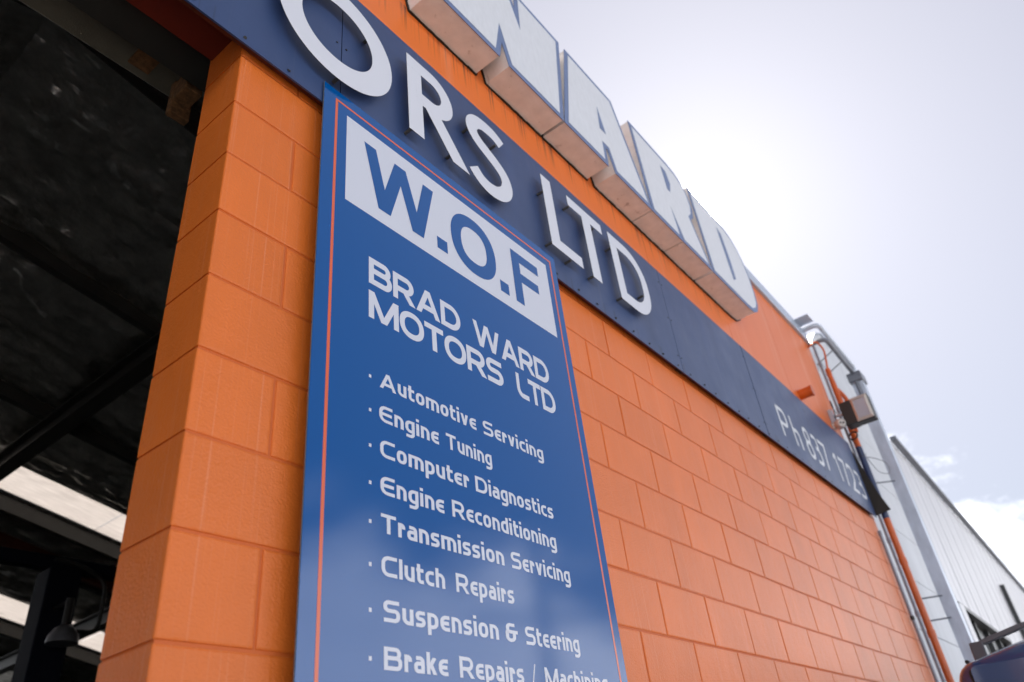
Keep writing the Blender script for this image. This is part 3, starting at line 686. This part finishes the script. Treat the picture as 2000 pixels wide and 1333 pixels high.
t = thing('grey_conduit', (6.25, -.03, 0), 'long thin grey conduit running up the wall end beside the orange pipe', 'conduit')
b = MB(); b.tube([(6.275, -.052, 0), (6.275, -.052, 5.21)], .0125, 10); obj('tube', b, M['grey_pvc'], t, smooth=True)
for z in (1.2, 1.9, 2.6, 3.2, 3.95, 4.45, 4.95):
    b = MB(); b.tube([(6.275, -.052, z - .02), (6.275, -.052, z + .02)], .017, 10); obj('clip', b, M['grey_pvc'], t)
t = thing('grey_conduit', (6.18, -.02, 0), 'shorter thin grey conduit ending below the fascia corner', 'conduit')
b = MB(); b.tube([(6.17, -.025, 0), (6.17, -.025, 3.255)], .0125, 10); b.tube([(6.17, -.025, 3.235), (6.17, -.025, 3.27)], .016, 10); obj('tube', b, M['grey_pvc'], t, smooth=True)
for z in (1.3, 2.05, 2.56):
    b = MB(); b.tube([(6.17, -.025, z - .015), (6.17, -.025, z + .015)], .017, 10); obj('clip', b, M['black'] if z > 2.5 else M['grey_pvc'], t)

t = thing('floodlight', (6.05, -.2, 4.27), 'square black floodlight with a pale glass face, on the wall end above the phone number', 'floodlight')
b = MB(); b.box((5.99, -.215, 4.165), (6.13, -.118, 4.385)); obj('housing', b, M['black'], t, bevel=.006)
b = MB(); b.box((5.995, -.372, 4.158), (6.10, -.2155, 4.392)); obj('lamp_case', b, M['black'], t, bevel=.006)
# bevelled reflector frame facing along -x
def ring_frame(mb, x0, x1, o, i):
    (ya, yb, za, zb2), (yc, yd, ze, zf) = o, i
    O = [(x0, ya, za), (x0, yb, za), (x0, yb, zb2), (x0, ya, zb2)]; I = [(x1, yc, ze), (x1, yd, ze), (x1, yd, zf), (x1, yc, zf)]
    for k in range(4): mb.face([O[k], O[(k + 1) % 4], I[(k + 1) % 4], I[k]])
b = MB(); ring_frame(b, 5.985, 5.975, (-.368, -.222, 4.162, 4.388), (-.345, -.240, 4.185, 4.362)); ring_frame(b, 5.975, 6.0, (-.345, -.240, 4.185, 4.362), (-.338, -.247, 4.195, 4.352))
obj('reflector_frame', b, M['beige_metal'], t)
b = MB(); b.box((5.9825, -.3445, 4.186), (5.984, -.2405, 4.361)); obj('glass', b, M['lens'], t)
b = MB(); b.obox((6.06, -.12, 4.30), (6.06, -.01, 4.32), .03, .02); b.box((6.03, -.035, 4.24), (6.09, -.004, 4.38)); obj('bracket', b, M['galv'], t)
t = thing('security_camera', (6.0, -.075, 4.18), 'small white two-eyed security camera below the floodlight', 'camera')
b = MB(); b.tube([(6.02, -.004, 4.21), (6.02, -.05, 4.21)], .035, 16); obj('base', b, M['white_plastic'], t, smooth=True)
b = MB(); b.tube([(6.03, -.055, 4.215), (6.005, -.07, 4.205), (5.975, -.09, 4.195), (5.955, -.10, 4.19)], [.03, .048, .044, .03], 18); obj('housing', b, M['white_plastic'], t, smooth=True)
for dy, dz in ((-.011, -.004), (.013, .006)):
    b = MB(); b.tube([(5.952, -.101 + dy, 4.190 + dz), (5.945, -.104 + dy, 4.188 + dz)], .008, 10); obj('lens', b, M['black'], t)
b = MB(); pts = []
for k in range(60):
    a = k * .42; rr = .035 + .006 * math.sin(k * .9); pts.append((6.10 + rr * .25 * math.cos(a), -.125 + rr * math.cos(a), 4.10 + rr * math.sin(a)))
pts = [(6.05, -.09, 4.18)] + pts + [(6.20, -.11, 4.02), (6.27, -.095, 3.95), (6.33, -.13, 3.99)]
b.tube(pts, .0028, 6); tag(obj('cable_coil', b, M['black']), 'loose coil of thin black cable hanging under the floodlight', 'cable')
b = MB(); b.tube(bend([(6.0, -.05, 4.24), (5.97, -.075, 4.36), (6.02, -.06, 4.47), (6.16, -.03, 4.44), (6.25, -.07, 4.30)], .05), .0035, 6)
tag(obj('camera_cable', b, M['black']), 'thin black cable looping from the security camera to the conduit', 'cable')
b = MB(); b.tube(bend([(6.38, -.10, 4.02), (6.55, -.14, 3.86), (6.62, -.22, 3.84), (6.60, -.23, 3.95), (6.52, -.12, 4.02), (6.50, .02, 4.05)], .05), .0035, 6)
tag(obj('hanging_wire', b, M['grey_pvc']), 'thin pale wire loop hanging out beside the navy part of the pipe', 'wire')

# galvanised tube frame from the parapet end, and the tall channel it joins
t = thing('galvanised_frame', (7.2, -.1, 0), 'galvanised tube frame from the parapet corner joining a tall steel channel', 'pipework')
b = MB(); b.tube(bend([(6.22, .02, 5.345), (6.22, -.17, 5.345), (7.32, -.17, 5.30), (7.32, -.17, 4.95)], .07), .024, 14); obj('upper_tube', b, M['galv'], t, smooth=True)
b = MB(); b.tube(bend([(6.33, .02, 5.225), (6.33, -.17, 5.225), (7.16, -.17, 5.16), (7.16, -.17, 4.9)], .07), .022, 14); obj('lower_tube', b, M['galv_dark'], t, smooth=True)
for x in (6.55, 6.85):
    b = MB(); b.tube([(x, -.17, 5.19), (x, .03, 5.10)], .006, 8); obj('stay', b, M['galv_dark'], t)
b = MB(); b.box((7.17, -.225, -.004), (7.185, -.115, 5.10)); b.box((7.185, -.225, -.004), (7.30, -.210, 5.10)); b.box((7.185, -.130, -.004), (7.30, -.115, 5.10)); obj('channel', b, M['galv'], t, bevel=.004)
b = MB(); b.tube([(7.235, -.170, 0), (7.235, -.170, 5.12)], .03, 12); obj('downpipe', b, M['galv'], t, smooth=True)
b = MB(); b.box((7.13, -.24, 5.06), (7.34, -.10, 5.16)); obj('shoe', b, M['galv_dark'], t, bevel=.006)
for z in (3.95, 2.85, 2.66, 4.75):
    b = MB(); b.tube([(7.20, -.17, z), (6.98, .04, z - .02)], .007, 8); obj('stay', b, M['galv_dark'], t)
b = MB(); b.box((6.02, -.15, 5.378), (6.20, .03, 5.384)); obj('cover_plate', b, M['coping'], t)

# ------------------------------------------------------------ neighbouring buildings
nb = thing('neighbour_building', (7.6, .2, 0), 'pale panel wall between the orange workshop and the steel channel', 'building')
zz = 0
for z0, z1 in [(i * .51, i * .51 + .505) for i in range(0, 10)]:
    b = MB(); b.box((6.34, .05 + random.uniform(-.001, .001), z0), (8.95, .2, z1)); obj('wall_panel', b, M['wallA'], nb, bevel=.003)
TP = [(6.34, 5.10), (8.95, 5.10), (8.95, 5.90), (7.45, 5.90), (7.1, 5.74), (6.60, 5.36), (6.34, 5.22)]
b = MB(); b.prism(TP, .05, .2); obj('wall_panel', b, M['wallA'], nb, bevel=.003)
b = MB(); b.prism(inset([(6.34, 0), (8.95, 0)] + TP[2:], .01), .062, .30); obj('wall_core', b, M['wallA'], nb)
b = MB()
for (xa, za), (xb, zb2) in zip(TP[2:], TP[3:]): b.obox((xa, .12, za + .008), (xb, .12, zb2 + .008), .18, .014)
obj('capping', b, M['galv'], nb)

shed = thing('metal_clad_shed', (15, .3, 0), 'long pale grey metal clad building with a dark framed window, beyond the channel', 'building')
def bp(x, off=0.0): return .0 + (x - 9.0) * .0178 + off
XA, XB, ZT = 9.0, 34.0, 5.02
xs = [XA + i * .8 for i in range(33)]
for a, c in zip(xs, xs[1:]):
    zlo = 0 if not (a < 13.0) else 3.065
    b = MB()
    y0, y1 = bp(a), bp(c)
    rib = [(0, 0), (.36, 0), (.375, -.005), (.395, -.005), (.41, 0), (.775, 0), (.785, -.008), (.797, -.008)]
    for (u0, d0), (u1, d1) in zip(rib, rib[1:]):
        f0, f1 = u0 / .8, u1 / .8
        b.face([(a + u0, bp(a + u0) + d0, zlo), (a + u1, bp(a + u1) + d1, zlo), (a + u1, bp(a + u1) + d1, ZT), (a + u0, bp(a + u0) + d0, ZT)])
    obj('cladding_sheet', b, M['wallB'], shed)
b = MB(); b.obox((XA + 6, bp(21.5) * .5 + .13, 2.5), (XA + 25, bp(34, .13), 2.5), .2, 4.9); 
b = MB(); b.v = [(XA, bp(XA, .03), 3.2), (XB, bp(XB, .03), 3.2), (XB, bp(XB, 9), 3.2), (XA, bp(XA, 9), 3.2), (XA, bp(XA, .03), 4.98), (XB, bp(XB, .03), 4.98), (XB, bp(XB, 9), 5.3), (XA, bp(XA, 9), 5.3)]
b.f = [[0, 3, 2, 1], [4, 5, 6, 7], [0, 1, 5, 4], [1, 2, 6, 5], [2, 3, 7, 6], [3, 0, 4, 7]]; b.mi = [0] * 6; obj('roof', b, M['roof_top'], shed)
b = MB(); b.obox((XA, bp(XA, -.045), ZT + .01), (XB, bp(XB, -.045), ZT + .01), .07, .05); obj('gutter', b, M['galv_dark'], shed)
b = MB(); b.obox((15.3, bp(15.3, -.05), 0), (15.3, bp(15.3, -.05), 4.22), .09, .07, up=(0, 1, 0)); obj('downpipe', b, M['dark_trim'], shed)
b = MB(); b.box((8.96, bp(9, -.013), 0), (9.255, bp(9, .02), 3.06)); obj('cladding_sheet', b, M['wallB'], shed)
# window band set back under the cladding
b = MB(); b.v = [(XA, bp(XA, -.012), 3.03), (12.98, bp(13, -.012), 3.03), (12.98, bp(13, .16), 3.03), (XA, bp(XA, .16), 3.03), (XA, bp(XA, -.012), 3.075), (12.98, bp(13, -.012), 3.075), (12.98, bp(13, .16), 3.075), (XA, bp(XA, .16), 3.075)]
b.f = [[0, 3, 2, 1], [4, 5, 6, 7], [0, 1, 5, 4], [1, 2, 6, 5], [2, 3, 7, 6], [3, 0, 4, 7]]; b.mi = [0] * 6; obj('window_head', b, M['dark_trim'], shed)
b = MB(); b.obox((XA, bp(XA, .14), 2.955), (13, bp(13, .14), 2.955), .05, .15); obj('window_head', b, M['dark_trim'], shed)
for x in (9.3, 10.3, 11.3, 12.3, 12.95):
    b = MB(); b.box((x - .03, bp(x, .06), .0), (x + .03, bp(x, .15), 3.03)); obj('mullion', b, M['dark_trim'], shed)
for x in (9.33, 10.33, 11.33):
    b = MB(); b.box((x, bp(x, .14), 1.0), (x + .94, bp(x, .146), 2.88)); obj('window_pane', b, M['window_glass'], shed)
b = MB(); b.box((XA, bp(13, .2), 0), (13, bp(13, .3), 3.03)); obj('inside_wall', b, M['wallB'], shed)
far = thing('far_roof', (44, .0, 0), 'grey roof corner of a building far beyond the metal clad shed', 'building')
b = MB(); b.box((40, -2.6, 0), (52, 6, 7.2)); obj('wall', b, M['wallA'], far)
b = MB(); b.box((39.8, -3.2, 7.2), (52.4, 6.2, 7.75)); obj('roof', b, M['roof_top'], far)

# ------------------------------------------------------------ dark blue van parked along the wall
van = thing('parked_van', (6.6, -1.45, 0), 'dark blue van with a roof rack bar parked close to the wall', 'van')
VX, YC = 4.22, -1.29
def section(x, hw_, zt, zb_, n=28):
    """half-height superellipse body section"""
    pts = []
    for k in range(n + 1):
        t = -math.pi / 2 + math.pi * 2 * k / n * .5 + 0
        pts.append(t)
    return pts
def body_ring(x, w2, ztop, zbot, crown, rad, tumble):
    P = []
    # from bottom left up, over the roof, down to bottom right
    P.append((x, YC + w2, zbot)); P.append((x, YC + w2 + .01, zbot + .35)); P.append((x, YC + w2, 1.05))
    P.append((x, YC + w2 - tumble * .5, 1.45))
    y1 = YC + w2 - tumble
    for k in range(7):
        a = math.pi / 2 * k / 6; P.append((x, y1 - rad + rad * math.cos(a), ztop - rad * 0.9 + rad * .9 * math.sin(a)))
    for k in range(1, 8):
        f = k / 8; yy = (y1 - rad) + (2 * (YC) - 2 * (y1 - rad)) * f
        P.append((x, yy, ztop + crown * (1 - (2 * f - 1) ** 2)))
    m = [(x, 2 * YC - p[1], p[2]) for p in reversed(P[:11])]
    return P + m
sta = [(-.03, .80, 1.935, .50, .055, .10, .05), (-.02, .825, 1.96, .47, .065, .11, .05), (.0, .845, 1.975, .45, .075, .12, .05), (.05, .86, 1.985, .42, .085, .12, .05), (.25, .87, 1.995, .40, .09, .12, .05), (1.2, .88, 2.0, .38, .09, .12, .05), (2.6, .88, 2.0, .38, .09, .12, .05),
       (3.1, .82, 1.93, .38, .055, .14, .13), (3.75, .80, 1.30, .40, .05, .13, .08), (4.35, .76, 1.10, .42, .04, .12, .05), (4.6, .70, .95, .48, .03, .1, .05)]
b = MB(); rings = []
for (dx, w2, zt, zbm, cr, rd, tm) in sta:
    r_ = body_ring(VX + dx, w2, zt, zbm, cr, rd, tm); i = len(b.v); b.v += r_; rings.append((i, len(r_)))
n = rings[0][1]
for (i, _), (j, _) in zip(rings, rings[1:]):
    for k in range(n - 1): b.f.append([i + k, j + k, j + k + 1, i + k + 1]); b.mi.append(0)
    b.f.append([i + n - 1, j + n - 1, j, i]); b.mi.append(0)
b.f.append([rings[0][0] + k for k in range(n)]); b.mi.append(0); b.f.append([rings[-1][0] + k for k in reversed(range(n))]); b.mi.append(0)
o = obj('body', b, M['van'], van, smooth=True)
# tailgate panel with a shadow gap, window, lamps
def gate(x, y0, y1, z0, z1, r_, n=5):
    o = []
    for (cy, cz_, s) in ((y1 - r_, z0 + r_, -90), (y1 - r_, z1 - r_, 0), (y0 + r_, z1 - r_, 90), (y0 + r_, z0 + r_, 180)):
        for k in range(n + 1):
            a = R(s + 90 * k / n); o.append((x, cy + r_ * math.cos(a), cz_ + r_ * math.sin(a)))
    return o
for nm, m, x, y0, y1, z0, z1, rr in (('tailgate_seal', 'rubber', VX - .034, YC - .735, YC + .735, .62, 1.945, .03), ('tailgate', 'van', VX - .044, YC - .722, YC + .722, .64, 1.95, .025), ('rear_window', 'tinted', VX - .050, YC - .60, YC + .60, 1.12, 1.66, .06)):
    G_ = gate(x, y0, y1, z0, z1, rr); H_ = [(x + .02, p[1], p[2]) for p in G_]; b = MB(); k = len(G_)
    b.v = G_ + H_; b.f = [list(range(k))[::-1], [k + q for q in range(k)]] + [[q, (q + 1) % k, k + (q + 1) % k, k + q] for q in range(k)]; b.mi = [0] * len(b.f)
    obj(nm, b, M[m], van, bevel=.003)
for s in (-1, 1):
    b = MB(); b.box((VX - .04, YC + s * .79 - .04, .95), (VX + .06, YC + s * .79 + .04, 1.62)); obj('tail_light', b, M['tail'], van, bevel=.015)
    b = MB(); b.tube([(VX + .12, YC + s * .745, 1.992), (VX + 3.0, YC + s * .745, 2.0)], .011, 8); obj('roof_gutter', b, M['rubber'], van, smooth=True)
for xx in (VX + .42, VX + 1.9):
    rk = MB(); 
    for (ya, za), (yb, zb2) in zip([(-.68, 2.105), (-.45, 2.150), (-.2, 2.168), (.2, 2.168), (.45, 2.150)], [(-.45, 2.150), (-.2, 2.168), (.2, 2.168), (.45, 2.150), (.68, 2.105)]): rk.obox((xx, YC + ya, za), (xx, YC + yb, zb2), .055, .028)
    o = obj('rack_bar', rk, M['rack_grey'], van, bevel=.005)
    for s in (-1, 1):
        f = MB(); f.prism([(xx - .06, 1.985), (xx + .06, 1.985), (xx + .035, 2.115), (xx - .030, 2.115)], YC + s * .70 - .035, YC + s * .70 + .04); obj('rack_foot', f, M['rack_grey'], o, bevel=.008)
b = MB(); b.box((VX - .10, YC - .78, .42), (VX + .12, YC + .78, .60)); obj('bumper', b, M['black'], van, bevel=.03)
for x in (VX + .85, VX + 3.55):
    for s in (-1, 1):
        b = MB(); b.tube([(x, YC + s * .66, .34), (x, YC + s * .70, .34), (x, YC + s * .85, .34), (x, YC + s * .88, .34)], [.30, .34, .34, .31], 28); w_ = obj('wheel', b, M['rubber'], van, smooth=True)
        b = MB(); b.tube([(x, YC + s * .80, .34), (x, YC + s * .885, .34)], .20, 20); obj('rim', b, M['alloy'], w_)
for s in (-1, 1):
    b = MB(); b.box((VX + .5, YC + s * .785 - .012, 1.12), (VX + 3.0, YC + s * .785 + .012, 1.58)); obj('side_window', b, M['tinted'], van, bevel=.01)

# ------------------------------------------------------------ street lamp (seen in the sign's gloss)
t = thing('street_lamp', (10.9, -6.9, 0), 'tall steel lamp post out in the street, reflected in the blue sign', 'street lamp')
b = MB(); b.tube([(10.9, -6.9, 0), (10.9, -6.9, 6.3)], [.13, .095], 16); obj('post', b, M['galv_dark'], t, smooth=True)
b = MB(); b.tube(bend([(10.9, -6.9, 6.2), (10.9, -6.9, 6.6), (11.0, -8.0, 6.85)], .4), .04, 10); obj('arm', b, M['galv_dark'], t, smooth=True)
b = MB(); b.obox((11.0, -7.9, 6.84), (11.06, -8.5, 6.92), .22, .09); obj('lamp_head', b, M['galv_dark'], t, bevel=.02)

# ------------------------------------------------------------ inside the workshop
t = thing('vehicle_hoist', (2.0, 5.4, 0), 'dark blue hoist column standing in the dark workshop', 'hoist')
b = MB(); b.box((1.88, 5.3, 0), (2.14, 5.55, 3.68)); obj('column', b, M['hoist'], t, bevel=.01)
b = MB(); b.box((-.9, 5.38, 3.69), (2.5, 5.48, 3.80)); obj('top_beam', b, M['hoist'], t, bevel=.01)
b = MB(); b.tube(bend([(2.14, 5.3, 3.2), (2.34, 5.28, 3.2), (2.34, 5.28, 3.62), (2.1, 5.28, 3.72), (1.9, 5.3, 3.74)], .12), .018, 8); obj('hose', b, M['black'], t, smooth=True)
b = MB(); b.box((1.84, 5.1, .3), (2.18, 5.3, .7)); obj('carriage', b, M['hoist'], t, bevel=.01)
b = MB(); b.box((1.75, 5.2, 0.004), (2.25, 5.65, .03)); obj('base_plate', b, M['hoist'], t)
t = thing('pendant_lamp', (2.35, 6.5, 3.2), 'unlit grey dome lamp on a short arm from the dark hoist column', 'lamp')
lx, ly, lz = CAM.x + .377 * 7.1, CAM.y + .894 * 7.1, CAM.z + .222 * 7.1
t.location = (lx, ly, lz)
b = MB(); b.tube([(lx, ly, lz), (lx, ly, lz + .05), (lx, ly, lz + .11), (lx, ly, lz + .14)], [.115, .11, .075, .03], 20); obj('shade', b, M['galv_dark'], t, smooth=True)
b = MB(); b.tube([(lx, ly, lz + .13), (lx, ly, lz + .34)], .03, 12); obj('lamp_holder', b, M['black'], t, smooth=True)
b = MB(); b.tube([(lx, ly, lz + .32), (lx, 5.32, lz + .32)], .018, 8); obj('arm', b, M['black'], t)
b = MB(); b.tube([(1.65, 5.6, 0), (1.65, 5.6, 3.1), ], .02, 8); tag(obj('air_line', b, M['galv']), 'thin upright metal air pipe at the left edge inside the workshop', 'pipe')
